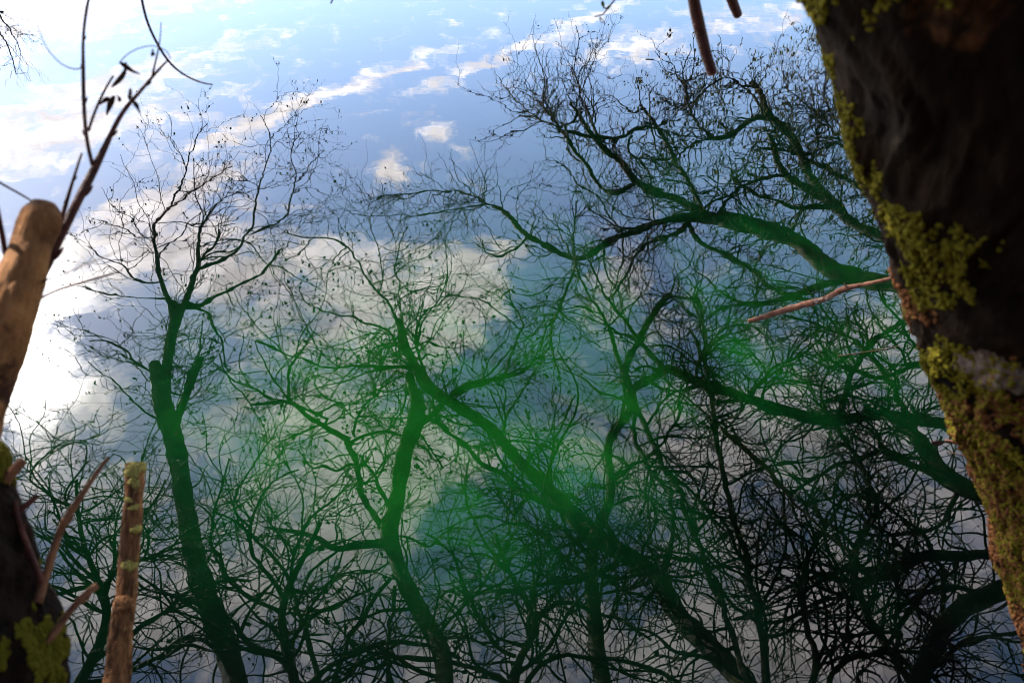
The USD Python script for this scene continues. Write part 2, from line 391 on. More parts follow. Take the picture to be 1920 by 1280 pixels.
def buds(Q, Rr, count, size, rg, droop=0.6, slim=0.28):
    """Leaf-like slips set along twigs: folded diamonds (8 triangles, closed)."""
    if len(Q) == 0:
        return None
    N, n, _ = Q.shape
    a = rg.integers(0, N, count); k = rg.integers(n // 4, n, count)
    base = Q[a, k]
    d = norm(rg.normal(size=(count, 3)) + np.array([0, 0, -droop * 2]))
    L = rg.uniform(0.6, 1.2, count)[:, None] * size
    s = norm(np.cross(d, rg.normal(size=(count, 3)))); u = np.cross(d, s)
    w = L * slim
    mid = base + d * L * 0.45
    V = np.stack([base, mid + s * w, mid + u * w * 0.6, mid - s * w, mid - u * w * 0.6, base + d * L], 1)
    f = np.array([[0, 2, 1], [0, 3, 2], [0, 4, 3], [0, 1, 4], [5, 1, 2], [5, 2, 3], [5, 3, 4], [5, 4, 1]])
    return V.reshape(-1, 3), (f[None] + (np.arange(count) * 6)[:, None, None]).reshape(-1, 3)


def tree(name, label, category, depth, base, trunks, branches, density=1.0, seed=0, leaf=None, n_leaf=0, leaf_size=0.03, rise=0.02, curl=0.36, len1=(0.35, 1.15), droop=0.6, slim=0.28, group=None, twig_scale=1.25, deep=1.0):
    """depth = (a, b, c): a + b * how far up + c * how far left the mirror image lies. trunks and branches: polylines of (px, py, width) in the mirror image."""
    rg = np.random.default_rng(seed)
    a, b, c = depth

    def D(px, py):
        w = meshkit.noise(np.array([px / 260.0, py / 260.0, seed * 1.7]), seed) - 0.5
        return a + b * (1300 - py) / 1300 + c * (1920 - px) / 1920 + 0.9 * deep * w

    def to3(line):
        out = []
        for px, py, w in line:
            d = D(px, py)
            out.append([*over(px, py, d), w / 2 * d / F * (0.92 if w > 30 else 0.8 if w > 8 else 0.72)])
        return np.array(out)

    base = np.array(base, float)
    base[2] = max(float(ground(base[0], base[1])), 0.0)
    own = thing(name, label, category, base, group)
    P, R = [], []
    for k, line in enumerate(trunks):
        q = to3(line)
        if k == 0:                                         # down to the bank
            p0, r0 = q[0, :3], q[0, 3]
            d0 = norm(q[0, :3] - q[min(2, len(q) - 1), :3])
            m1, m2 = p0 + d0 * 0.5 * np.linalg.norm(base - p0) * 0.6, base + np.array([0, 0.25, 0.9])
            t = np.linspace(0, 1, 7)[:-1, None]
            bez = (1 - t) ** 3 * base + 3 * (1 - t) ** 2 * t * m2 + 3 * (1 - t) * t ** 2 * m1 + t ** 3 * p0
            q = np.vstack([np.hstack([bez, np.linspace(r0 * 1.7, r0 * 1.03, 6)[:, None]]), q])
            q[0, :3] -= [0, 0, 0.25]
        part(own, 'trunk' if k == 0 else 'limb', limb(q, 0.04, 16, 0.10, 16, seed + k, 0.16, (3.0, 7.0, 0.10)), M_TREE)
        s = spline(q, 0.08)
        if k == 0:
            s = s[np.linalg.norm(s[:, :3] - base, axis=1) > np.linalg.norm(q[6, :3] - base) * 0.9]
        P.append(s[:, :3]); R.append(s[:, 3])
    for k, line in enumerate(branches):
        q = to3(line)
        # the traced line gets the small crooks of real growth
        s = spline(q, 0.05)
        wob = np.stack([meshkit.fbm(s[:, :3] * 5 + 7 * ax, 3, seed + ax) - 0.5 for ax in range(3)], 1) * 0.10 * np.sin(np.linspace(0, np.pi, len(s)))[:, None]
        s[:, :3] += wob
        part(own, 'branch', limb(s, 0.06, 7, 0.08, 20, seed + 40 + k, 0.25), M_TREE)
        P.append(s[:, :3]); R.append(s[:, 3])
    # side branches, one part each
    Q1, R1 = spawn(P, R, 4.2 * density, len1[0], len1[1], 0.65, (30, 75), 18, curl, rise, rg, 0.1, 0.0095 * twig_scale, 0.0034)
    for p, r in zip(Q1[:230], R1[:230]):
        part(own, 'side_branch', tubes(p[None], r[None], 5), M_TWIG, smooth=True)
    Q2, R2 = spawn(list(Q1), list(R1), 6.5, 0.2, 0.75, 0.8, (25, 70), 14, curl * 1.2, rise, rg, 0.08, 0.006 * twig_scale, 0.0024)
    Q2b, R2b = spawn(P, R, 5.0 * density, 0.2, 0.75, 0.5, (30, 80), 14, curl * 1.2, rise, rg, 0.1, 0.0055 * twig_scale, 0.0024)
    Q2, R2 = np.concatenate([Q2, Q2b]), np.concatenate([R2, R2b])
    Q3, R3 = spawn(list(Q2), list(R2), 4.5, 0.08, 0.34, 0.8, (25, 75), 10, curl * 1.4, rise, rg, 0.1, 0.004 * twig_scale, 0.0017)
    tw = [tubes(Q2, R2, 4, False), tubes(Q3, R3, 3, False)]
    if len(Q1) > 230:
        tw.append(tubes(Q1[230:], R1[230:], 5, False))
    part(own, 'twigs', join(*tw), M_TWIG, smooth=True, kind='stuff')
    if leaf is not None and n_leaf:
        part(own, 'buds', buds(Q3, R3, n_leaf, leaf_size, rg, droop, slim), leaf, smooth=False, kind='stuff')
    stats.append((name, len(Q1), len(Q2), len(Q3)))


stats = []
tree('pollard_tree', 'cut back tree with a stub top and thin crown mirrored at the left', 'tree', (3.1, 6.2, 0.4), (-1.9, -1.3, 0.35),
     [[(445, 1310, 48), (428, 1230, 45), (395, 1140, 44), (370, 1060, 41), (352, 980, 38), (340, 900, 36), (328, 830, 38), (312, 780, 38), (300, 730, 32), (291, 684, 27)],
      [(308, 740, 28), (314, 680, 24), (320, 640, 24), (326, 600, 22), (322, 568, 20)],
      [(330, 790, 20), (345, 750, 18), (358, 715, 17), (368, 690, 17), (376, 672, 16)]],
     [[(322, 575, 14), (305, 535, 11), (295, 490, 9), (290, 450, 8), (283, 420, 7), (310, 395, 5), (327, 372, 5), (345, 330, 4), (358, 290, 3), (372, 252, 2.5), (388, 232, 2)],
      [(330, 608, 18), (342, 580, 15), (355, 545, 13), (368, 510, 12), (374, 490, 10), (375, 440, 8), (390, 405, 6), (402, 388, 5)],
      [(370, 503, 9), (415, 487, 8), (450, 465, 7), (465, 440, 6), (478, 400, 5), (487, 350, 4), (500, 310, 3), (505, 250, 2.5), (488, 218, 2)],
      [(368, 500, 6), (395, 470, 6), (408, 450, 6), (410, 430, 5)],
      [(465, 440, 4), (500, 425, 4), (530, 410, 4), (548, 370, 3.5), (552, 330, 3), (547, 280, 2.5), (566, 248, 2)],
      [(550, 345, 3), (575, 315, 2.5), (605, 284, 2)],
      [(322, 570, 12), (380, 570, 9), (420, 545, 8), (480, 520, 7), (505, 495, 6), (532, 464, 5)],
      [(350, 568, 9), (385, 590, 8), (405, 625, 6), (415, 660, 5), (430, 700, 4)],
      [(300, 530, 6), (262, 525, 5), (230, 500, 4.5), (200, 482, 3.5), (165, 462, 2.5)],
      [(312, 560, 5), (250, 556, 4), (190, 545, 3), (145, 538, 2.5)],
      [(290, 700, 7), (258, 678, 6), (225, 652, 5), (168, 640, 3)],
      [(312, 390, 4), (360, 362, 4), (400, 332, 3), (436, 312, 2.5)],
      [(325, 820, 6), (360, 690, 5), (375, 640, 4), (380, 600, 3)],
      [(410, 660, 4), (440, 720, 4), (480, 770, 3.5), (500, 830, 3)]],
     1.0, 3, M_LEAF, 1500, 0.030, curl=0.36, rise=-0.03, twig_scale=0.9, len1=(0.35, 1.2))

tree('crooked_tree', 'crooked slim tree with dark cones mirrored in the middle', 'tree', (3.0, 6.0, 0.3), (-0.6, -1.5, 0.45),
     [[(832, 1310, 38), (828, 1225, 36), (812, 1188, 36), (785, 1140, 34), (755, 1080, 32), (738, 1030, 32), (730, 990, 36), (740, 955, 32), (750, 900, 31), (756, 860, 33), (768, 820, 33), (782, 780, 33), (780, 745, 28), (768, 708, 21)]],
     [[(778, 800, 12), (830, 755, 15), (870, 722, 13), (920, 710, 10), (965, 700, 8), (1000, 672, 5), (1020, 640, 4)],
      [(725, 1000, 17), (700, 965, 15), (685, 940, 14), (670, 890, 14), (655, 835, 15), (610, 802, 12), (580, 782, 11), (545, 757, 9), (500, 758, 6), (470, 762, 4)],
      [(545, 757, 8), (543, 700, 7), (555, 670, 6), (590, 622, 4)],
      [(545, 757, 6), (515, 715, 5), (495, 680, 4), (478, 640, 3)],
      [(655, 832, 9), (700, 815, 8), (735, 812, 7), (757, 826, 7)],
      [(662, 815, 8), (665, 798, 7), (690, 750, 6), (722, 715, 5), (745, 690, 3)],
      [(728, 985, 10), (718, 920, 9), (700, 890, 8), (675, 855, 7)],
      [(725, 1020, 22), (680, 1022, 18), (640, 1032, 16), (600, 1015, 13), (560, 1000, 10), (500, 990, 6)],
      [(600, 800, 5), (640, 770, 4), (600, 735, 4), (597, 700, 3)],
      [(550, 760, 7), (600, 800, 7), (560, 815, 5), (515, 832, 3)],
      [(755, 1060, 10), (700, 1120, 10), (660, 1190, 10), (620, 1290, 10)],
      [(740, 1100, 9), (735, 1180, 10), (725, 1290, 10)]],
     1.5, 7, M_CONE, 700, 0.03, curl=0.36, slim=0.5)

tree('leaning_limb_tree', 'long limb slanting from the lower right to a knot of twigs mirrored in the middle', 'tree', (3.1, 6.2, 0.3), (1.3, -1.2, 0.3),
     [[(1420, 1310, 44), (1330, 1212, 40), (1270, 1150, 40), (1248, 1110, 38), (1228, 1078, 32), (1190, 1050, 34), (1140, 1020, 36), (1108, 998, 36), (1060, 950, 32), (1000, 890, 28), (960, 850, 26), (920, 802, 25), (870, 770, 25), (832, 747, 26), (800, 720, 26), (780, 690, 23), (766, 660, 18), (756, 630, 14), (750, 602, 11)]],
     [[(770, 672, 11), (745, 615, 8), (735, 582, 7), (700, 540, 6), (665, 482, 5), (622, 450, 5), (565, 445, 4), (535, 430, 3)],
      [(1075, 965, 15), (1000, 930, 13), (940, 890, 13), (880, 840, 11), (830, 800, 9), (798, 778, 8)],
      [(800, 722, 11), (760, 690, 10), (700, 690, 7), (640, 690, 6), (560, 670, 5), (480, 640, 4)],
      [(790, 700, 9), (740, 640, 7), (690, 600, 5), (620, 585, 4), (560, 540, 3)],
      [(810, 735, 9), (780, 640, 7), (800, 590, 5), (870, 555, 4), (940, 590, 4), (1000, 640, 3)],
      [(835, 750, 11), (890, 725, 9), (940, 705, 8), (960, 660, 6), (975, 590, 5), (945, 560, 4)],
      [(940, 830, 8), (960, 760, 7), (985, 720, 5), (1030, 650, 4)],
      [(756, 632, 6), (748, 560, 4), (744, 500, 3.5), (760, 430, 3)],
      [(735, 585, 4), (770, 555, 4), (800, 545, 3), (840, 530, 2.5)],
      [(1040, 930, 9), (1035, 860, 7), (1050, 800, 6), (1080, 740, 5)]],
     1.6, 12, M_CONE, 700, 0.029, curl=0.36, slim=0.5)

tree('forked_tree', 'upright forked tree with a sawn branch mirrored right of the middle', 'tree', (3.0, 6.3, 0.3), (0.35, -1.6, 0.5),
     [[(1135, 1310, 34), (1118, 1200, 32), (1110, 1100, 30), (1116, 1000, 26), (1135, 960, 23), (1145, 900, 20), (1140, 850, 19), (1150, 810, 19), (1186, 748, 22), (1172, 700, 18), (1186, 660, 16), (1212, 610, 15), (1257, 552, 15)]],
     [[(1180, 755, 20), (1212, 715, 19), (1240, 688, 18), (1215, 655, 12), (1180, 610, 9), (1150, 570, 8), (1120, 520, 6), (1090, 460, 5)],
      [(1172, 705, 12), (1150, 640, 10), (1130, 590, 8), (1085, 520, 6), (1075, 450, 5), (1080, 380, 4)],
      [(1186, 745, 13), (1230, 840, 12), (1275, 930, 12), (1310, 1010, 13), (1350, 1120, 14), (1400, 1290, 15)],
      [(1195, 770, 10), (1210, 860, 10), (1255, 930, 10), (1262, 1000, 10), (1230, 1100, 12)],
      [(1145, 900, 10), (1180, 880, 9), (1220, 850, 8), (1275, 775, 6), (1280, 760, 5)],
      [(1130, 980, 10), (1060, 1090, 12), (1000, 1100, 10), (930, 1115, 8)],
      [(1110, 1090, 12), (1030, 1020, 9), (960, 960, 7), (925, 900, 5)],
      [(1115, 1010, 9), (1050, 1030, 8), (960, 1080, 8), (860, 1130, 7)]],
     1.9, 21, M_LEAF, 400, 0.024, curl=0.36)

tree('stooping_tree', 'thick stooping limb reaching left across the mirrored sky from behind the trunk', 'tree', (3.6, 4.6, 3.0), (3.2, -1.3, 0.4),
     [[(2080, 640, 52), (1900, 566, 44), (1720, 540, 39), (1610, 522, 37), (1560, 505, 36), (1500, 457, 33), (1440, 432, 34), (1390, 420, 35), (1350, 405, 31)],
      [(1372, 412, 26), (1290, 408, 22), (1240, 415, 18), (1200, 430, 17), (1130, 460, 15), (1082, 485, 15), (1040, 468, 13), (990, 442, 13), (950, 402, 11), (925, 388, 7)],
      [(1372, 412, 26), (1310, 395, 20), (1260, 370, 18), (1195, 342, 17), (1160, 300, 15), (1140, 285, 14), (1112, 255, 12), (1085, 215, 9), (1070, 193, 7)]],
     [[(940, 396, 6), (900, 385, 5), (870, 392, 4), (820, 400, 4), (770, 405, 3), (660, 402, 2.5)],
      [(930, 390, 5), (880, 365, 4), (820, 358, 3.5), (760, 368, 3), (710, 370, 2.5), (690, 395, 2)],
      [(1320, 398, 12), (1290, 340, 10), (1255, 275, 11), (1232, 235, 9), (1200, 198, 6)],
      [(1195, 342, 11), (1120, 345, 9), (1095, 300, 9), (1062, 262, 9), (1045, 235, 8), (1034, 210, 6), (1015, 185, 4)],
      [(1045, 245, 8), (1100, 255, 10), (1150, 262, 10), (1180, 250, 10), (1215, 237, 9), (1240, 242, 7), (1262, 268, 6)],
      [(1185, 255, 7), (1185, 290, 6), (1210, 320, 5), (1208, 370, 4)],
      [(1082, 485, 9), (1070, 520, 8), (1040, 600, 7), (1050, 700, 5)],
      [(1290, 410, 12), (1260, 440, 12), (1225, 450, 9), (1180, 500, 7), (1140, 560, 5)],
      [(1290, 415, 12), (1340, 470, 12), (1400, 500, 12), (1460, 545, 10), (1520, 560, 10)],
      [(1610, 525, 20), (1530, 540, 16), (1470, 560, 14), (1400, 570, 9), (1360, 545, 6)],
      [(1350, 405, 9), (1370, 370, 7), (1420, 360, 5)],
      [(990, 440, 6), (960, 470, 5), (930, 480, 4), (905, 450, 3)],
      [(1045, 240, 6), (1000, 215, 4), (960, 180, 3), (935, 145, 2)],
      [(1040, 225, 5), (1020, 200, 5), (1018, 175, 3)], [(1050, 240, 6), (1080, 205, 5), (1072, 195, 3)],
      [(1130, 275, 8), (1108, 225, 6), (1095, 195, 4), (1098, 125, 2), (1112, 122, 1.6)]],
     2.3, 33, M_LEAF, 900, 0.03, curl=0.42, rise=-0.035, twig_scale=1.3, len1=(0.4, 1.15))

tree('catkin_tree', 'twisted tree hung with pale catkins mirrored at the upper right', 'tree', (3.8, 4.6, 3.0), (4.2, -1.0, 0.3),
     [[(2050, 660, 40), (1860, 580, 28), (1760, 520, 24), (1680, 455, 20), (1620, 430, 21), (1560, 382, 22), (1510, 312, 18), (1470, 240, 19), (1442, 215, 17), (1428, 180, 13), (1408, 152, 9)],
      [(1575, 392, 20), (1500, 347, 20), (1468, 322, 16), (1450, 272, 13), (1440, 250, 9)]],
     [[(1445, 225, 14), (1395, 235, 12), (1345, 260, 11), (1312, 242, 8), (1290, 190, 7), (1270, 145, 5)],
      [(1790, 480, 22), (1690, 412, 17), (1645, 372, 15), (1612, 300, 15), (1580, 242, 11)],
      [(1700, 418, 13), (1620, 362, 11), (1545, 315, 9), (1490, 290, 8), (1420, 280, 6)],
      [(1560, 385, 14), (1500, 390, 10), (1430, 370, 8), (1370, 330, 6)],
      [(1430, 215, 8), (1400, 170, 6), (1360, 150, 5), (1300, 190, 4), (1240, 185, 3)],
      [(1345, 260, 8), (1300, 270, 6), (1260, 295, 5), (1220, 300, 4)],
      [(1580, 245, 7), (1555, 200, 5), (1550, 140, 4), (1560, 95, 3), (1525, 95, 2)],
      [(1600, 280, 7), (1575, 260, 5), (1520, 200, 4), (1490, 180, 3), (1470, 130, 2)],
      [(1470, 330, 9), (1400, 345, 8), (1340, 380, 6), (1290, 400, 4)],
      [(1510, 312, 8), (1530, 260, 6), (1545, 215, 5), (1590, 190, 4)]],
     3.3, 44, M_CATKIN, 3000, 0.05, curl=0.52, twig_scale=1.4, rise=0.0, len1=(0.25, 0.8), droop=1.2, slim=0.2)

tree('thicket_tree', 'dense dark thicket of mossy limbs mirrored at the lower right', 'tree', (3.0, 4.0, 1.2), (2.6, -1.7, 0.6),
     [[(1715, 1320, 40), (1742, 1230, 36), (1765, 1180, 36), (1810, 1138, 38), (1870, 1110, 40), (1960, 1080, 42)],
      [(2000, 960, 50), (1880, 935, 42), (1790, 905, 38), (1740, 850, 32), (1700, 800, 24), (1620, 770, 18)],
      [(1990, 830, 44), (1850, 800, 32), (1750, 792, 26), (1650, 778, 24), (1570, 787, 28), (1490, 775, 25), (1400, 746, 23), (1312, 716, 21), (1250, 690, 17)]],
     [[(1960, 1030, 30), (1830, 1040, 26), (1700, 1062, 24), (1640, 1085, 20), (1560, 1080, 12), (1490, 1060, 8)],
      [(1720, 1310, 20), (1650, 1190, 18), (1600, 1060, 16), (1640, 960, 12), (1620, 880, 10), (1560, 780, 9)],
      [(1440, 1310, 18), (1412, 1100, 17), (1392, 1010, 15), (1362, 890, 13), (1338, 780, 11), (1322, 650, 9), (1310, 560, 7)],
      [(1740, 850, 14), (1660, 700, 12), (1600, 640, 10), (1540, 610, 8), (1470, 590, 6)],
      [(1880, 700, 22), (1780, 660, 16), (1700, 690, 12), (1620, 700, 10), (1540, 660, 7)],
      [(1570, 787, 14), (1600, 700, 12), (1640, 640, 10), (1700, 600, 9), (1760, 600, 8)],
      [(1760, 900, 16), (1650, 860, 12), (1560, 880, 9), (1480, 930, 8)],
      [(1800, 910, 14), (1760, 980, 11), (1680, 1010, 10), (1600, 1000, 8), (1520, 960, 6)],
      [(1500, 1310, 16), (1520, 1190, 14), (1500, 1090, 12), (1540, 1000, 10), (1580, 920, 8)],
      [(1850, 1120, 14), (1760, 1100, 12), (1700, 1150, 10), (1620, 1230, 10)],
      [(1560, 1310, 14), (1600, 1230, 12), (1700, 1220, 10), (1800, 1240, 10)],
      [(1400, 746, 9), (1460, 690, 8), (1520, 650, 6), (1560, 600, 5)],
      [(1310, 716, 8), (1330, 640, 6), (1380, 610, 5), (1450, 640, 4)]],
     2.8, 55, M_LEAF, 900, 0.03, curl=0.4, twig_scale=1.4, len1=(0.3, 1.0))

tree('spreading_bush', 'low tangle of arching twigs mirrored behind the cut pole', 'bush', (3.0, 3.2, 0.6), (-2.6, -0.9, 0.2),
     [[(120, 1330, 30), (170, 1240, 24), (200, 1160, 20), (180, 1080, 14), (150, 990, 10), (145, 900, 7)]],
     [[(185, 1110, 10), (240, 1060, 10), (330, 1030, 8), (420, 1040, 6)],
      [(150, 980, 7), (90, 930, 6), (60, 880, 5), (110, 835, 4), (150, 828, 3), (185, 835, 3)],
      [(148, 950, 6), (150, 880, 5), (165, 850, 4), (130, 835, 4), (70, 870, 3), (20, 900, 3)],
      [(200, 1150, 10), (130, 1110, 8), (60, 1080, 7), (10, 1090, 6)],
      [(170, 1240, 14), (260, 1180, 12), (340, 1120, 10), (400, 1090, 8), (470, 1090, 6)],
      [(150, 1280, 14), (270, 1240, 12), (350, 1200, 10), (420, 1230, 10)],
      [(195, 1140, 9), (250, 1000, 8), (290, 940, 6), (310, 900, 4)],
      [(150, 960, 5), (200, 930, 5), (230, 900, 4), (210, 850, 3)]],
     2.3, 66, M_LEAF, 300, 0.022, curl=0.36, len1=(0.3, 1.0))

tree('tangled_bush', 'fine green tangle mirrored between the cut back tree and the crooked one', 'bush', (3.0, 3.6, 0.4), (-1.1, -1.7, 0.5),
     [[(560, 1320, 26), (540, 1230, 22), (530, 1140, 18), (560, 1060, 14), (600, 980, 10)]],
     [[(535, 1130, 12), (490, 1060, 10), (470, 980, 8), (500, 920, 6), (560, 880, 4)],
      [(530, 1150, 12), (450, 1100, 10), (400, 1010, 8), (410, 930, 6), (430, 860, 4)],
      [(545, 1080, 9), (600, 960, 7), (640, 920, 5), (660, 890, 4)],
      [(540, 1220, 12), (600, 1150, 10), (660, 1120, 8), (700, 1100, 7)],
      [(550, 1260, 14), (470, 1190, 12), (400, 1150, 10), (330, 1110, 8)],
      [(560, 1300, 14), (640, 1240, 12), (760, 1210, 10), (860, 1230, 10)],
      [(470, 990, 6), (440, 920, 5), (490, 850, 4), (520, 800, 3)],
      [(600, 1290, 14), (560, 1140, 10), (480, 1010, 8), (400, 960, 6)]],
     1.7, 77, M_LEAF, 500, 0.022, curl=0.36, len1=(0.3, 1.0))

tree('low_bush', 'dark tangle of thin stems mirrored at the bottom middle', 'bush', (2.9, 3.6, 0.4), (0.0, -1.9, 0.6),
     [[(960, 1330, 24), (970, 1250, 20), (1000, 1170, 16), (960, 1080, 12), (930, 1000, 9)]],
     [[(965, 1230, 12), (900, 1150, 10), (860, 1060, 8), (800, 1000, 6)],
      [(990, 1190, 12), (1060, 1140, 10), (1150, 1160, 9), (1220, 1200, 8)],
      [(960, 1290, 14), (850, 1240, 12), (760, 1230, 10), (650, 1260, 10)],
      [(990, 1190, 10), (1000, 1100, 8), (1010, 1000, 6), (960, 900, 5)],
      [(980, 1290, 12), (1090, 1230, 10), (1200, 1250, 10), (1290, 1290, 10)],
      [(950, 1070, 8), (890, 990, 6), (870, 920, 5), (880, 860, 4)]],
     1.6, 88, M_LEAF, 300, 0.02, curl=0.36, len1=(0.3, 1.0))

tree('far_bank_tree', 'pale twiggy tree top mirrored at the upper left corner', 'tree', (4.5, 6.5, 0.0), (-9.0, 3.0, 0.2),
     [[(-260, -60, 40), (-150, -10, 30), (-60, 10, 18), (4, 24, 10)]],
     [[(-40, 12, 6), (0, 60, 4), (20, 100, 3), (30, 140, 2)], [(-60, 20, 6), (-20, 90, 4), (0, 130, 3)], [(-10, 20, 5), (20, 60, 3), (38, 95, 2)]],
     0.8, 99, None, curl=0.18, len1=(0.2, 0.6), twig_scale=0.8)

# ------------------------------------------------------------------ near things
def line3(pts, lift=None):
    """Rows (px, py, depth, width px) to x, y, z, radius."""
    return np.array([[*near(px, py, d), w / 2 * d / F] for px, py, d, w in pts])


def moss_tufts(surface, count, size, rg, keep):
    v, f = surface
    m = trimesh.Trimesh(v, f, process=False)
    nn = np.array(m.vertex_normals)[f].mean(1)
    m = trimesh.Trimesh(v, f[keep(v[f].mean(1), norm(nn))], process=False)
    pts, idx = trimesh.sample.sample_surface(m, count, seed=int(rg.integers(1e6)))
    nn = m.face_normals[idx]
    ico = trimesh.creation.icosphere(0)
    V0, F0 = np.array(ico.vertices), np.array(ico.faces)
    s = rg.uniform(0.5, 1.25, (len(pts), 1, 1)) * size
    squash = V0[None] * s * (1 + 0.35 * rg.normal(size=(len(pts), len(V0), 1)))
    out = squash - 0.35 * (squash * nn[:, None]).sum(-1, keepdims=True) * nn[:, None] + pts[:, None] + nn[:, None] * s * 0.15
    return out.reshape(-1, 3), (F0[None] + (np.arange(len(pts)) * len(V0))[:, None, None]).reshape(-1, 3)


def cut_face(q, sides=18, seed=0):
    """The sawn end of a branch: a disc with a slightly uneven rim, 1 mm proud of it."""
    p, d, r = q[-1, :3], norm(q[-1, :3] - q[-2, :3]), q[-1, 3]
    rr = np.array([0.0, 0.55, 0.97])
    P = np.stack([p - d * 0.002, p + d * 0.0012])[None]
    a = tubes(P, np.full((1, 2), r * 0.96), sides)
    return a


# the mossy trunk on the right
T = [(2075, 1480, 1.02, 330), (2078, 1280, 0.90, 318), (2072, 1200, 0.86, 330), (2052, 1100, 0.81, 340), (2036, 1000, 0.77, 352), (2018, 900, 0.72, 362), (1992, 800, 0.68, 378), (1962, 700, 0.64, 396), (1938, 600, 0.60, 420),
     (1915, 500, 0.57, 440), (1890, 400, 0.54, 456), (1866, 300, 0.515, 468), (1840, 200, 0.49, 480), (1816, 100, 0.47, 490), (1793, 0, 0.45, 500)]
tq = line3([(x + 22 + max(0, (y - 450) * 0.028), y, d, w) for x, y, d, w in T])
basep = np.array([0.86, 0.05, -0.35]); d_up = norm(tq[-1, :3] - tq[-3, :3])
more = []
for k in range(1, 9):
    d_up = norm(d_up + np.array([0.05, -0.02, 0.06]))
    more.append([*(((more[-1][:3] if more else tq[-1, :3])) + d_up * 0.4), 0.075 * (1 - 0.07 * k)])
tq = np.vstack([[*basep, 0.135], [*(basep * 0.45 + tq[0, :3] * 0.55), 0.115], tq, more])
lt = thing('leaning_tree', 'thick dark mossy tree trunk leaning across the right edge', 'tree', basep)
trunk = limb(tq, 0.005, 160, 0.10, 22, 5, 0.05, (6.0, 16.0, 0.10))
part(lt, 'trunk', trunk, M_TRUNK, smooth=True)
rg = np.random.default_rng(5)


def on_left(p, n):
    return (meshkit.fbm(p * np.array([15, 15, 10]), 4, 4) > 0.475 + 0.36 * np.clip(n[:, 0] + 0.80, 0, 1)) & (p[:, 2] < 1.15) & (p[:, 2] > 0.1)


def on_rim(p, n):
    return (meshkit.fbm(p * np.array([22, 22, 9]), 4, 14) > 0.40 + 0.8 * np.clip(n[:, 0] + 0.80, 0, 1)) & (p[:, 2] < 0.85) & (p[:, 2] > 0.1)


part(lt, 'moss', moss_tufts(trunk, 22000, 0.0019, rg, on_left), M_MOSS, smooth=True, kind='stuff')  # moss, whose gold also paints the sunlit left edge
part(lt, 'painted_sunlit_rim', moss_tufts(trunk, 16000, 0.0019, rg, on_rim), M_SUNLIT_RIM, smooth=True, kind='stuff')  # gold tufts that paint the sunlit strip of bark on the left rim


def nearest_on(mesh, px, py):
    v = mesh[0] - np.array([0, 0, H])
    dd = v @ FWD
    x, y = 960 + v[:, 0] / dd * F, 640 - (v @ UPV) / dd * F
    ok = (np.hypot(x - px, y - py) < 60) & (dd > 0.1)
    k = np.where(ok)[0]
    return mesh[0][k[np.argmin(dd[k] + 0.002 * np.hypot(x[k] - px, y[k] - py))]]


def patch(surface, centre, rx, thick, seed):
    """A lichen crust: the piece of a surface round a point, lifted a little, with a ragged edge."""
    v, f = surface
    g = f[(np.linalg.norm(v[f].mean(1) - centre, axis=1) < rx * 2.2)]
    m = trimesh.Trimesh(v, g, process=True)
    for _ in range(2 if rx > 0.015 else 1):
        m = m.subdivide()
    v, f, nrm = np.array(m.vertices), np.array(m.faces), np.array(m.vertex_normals)
    rg = np.random.default_rng(seed)
    n0 = norm(nrm[np.argmin(np.linalg.norm(v - centre, axis=1))])
    e1 = norm(np.cross(n0, [0.3, 0.2, 1.0])); e2 = np.cross(n0, e1)
    a, b = (v - centre) @ e1, (v - centre) @ e2
    th, d = np.arctan2(b, a), np.hypot(a, b * 1.25)
    edge = rx * (1 + sum(0.34 / k ** 0.6 * rg.uniform(0.4, 1) * np.sin(k * th + rg.uniform(0, 6.28)) for k in (1, 2, 3, 5, 8, 13)))
    edge = edge * (1 + 0.5 * (meshkit.fbm(v @ np.array([[.8, .6, 0], [-.5, .6, .6], [.3, -.5, .8]]) * (9 / rx), 2, seed) - 0.5))
    g = f[(d < edge)[f].all(1)]
    ids, inv = np.unique(g, return_inverse=True)
    t = np.clip(1 - d[ids] / edge[ids], 0, 1)
    vv = v[ids] + nrm[ids] * (0.0004 + thick * np.minimum(1, t * 3) * (0.4 + 0.9 * meshkit.fbm(v[ids] * 300, 2, seed)))[:, None]
    return vv, inv.reshape(-1, 3)


for px, py, r, s in [(1868, 715, 0.026, 2)]:
    c = nearest_on(trunk, px, py)
    part(lt, 'lichen_patch', patch(trunk, c, r, 0.0009, s), M_LICHEN if s == 2 else M_YLICHEN, smooth=True, label='pale grey lichen patch' if s == 2 else None)

# side branches of the leaning tree that hang into the top of the picture
top_of = tq[-7, :3]
for pts, seed in ((((1290, -260, 0.62, 24), (1292, -120, 0.70, 24), (1301, 0, 0.76, 24), (1312, 55, 0.78, 23), (1325, 105, 0.79, 21), (1336, 136, 0.80, 19)), 1),
                  (((1320, -200, 0.70, 22), (1350, -60, 0.80, 21), (1372, 0, 0.86, 20), (1383, 27, 0.88, 17)), 2)):
    q = line3(pts)
    q = np.vstack([[*top_of, 0.012], q])
    p = part(lt, 'cut_branch', limb(q, 0.008, 14, 0.12, 60, seed, 0.12), M_RED, label='dark red cut branch end hanging at the top')
    part(lt, 'cut_end', cut_face(q), M_CUT, sub=p, smooth=False)
q = line3([(1215, -160, 0.74, 5), (1170, -30, 0.80, 4), (1148, 6, 0.82, 3.4), (1135, 22, 0.83, 3), (1125, 32, 0.83, 2.4), (1114, 32, 0.83, 2)])
q = np.vstack([[*top_of, 0.003], q])
sp = part(lt, 'budding_twig', limb(q, 0.01, 6, 0, 9, 1, 0.2), M_SHOOT)
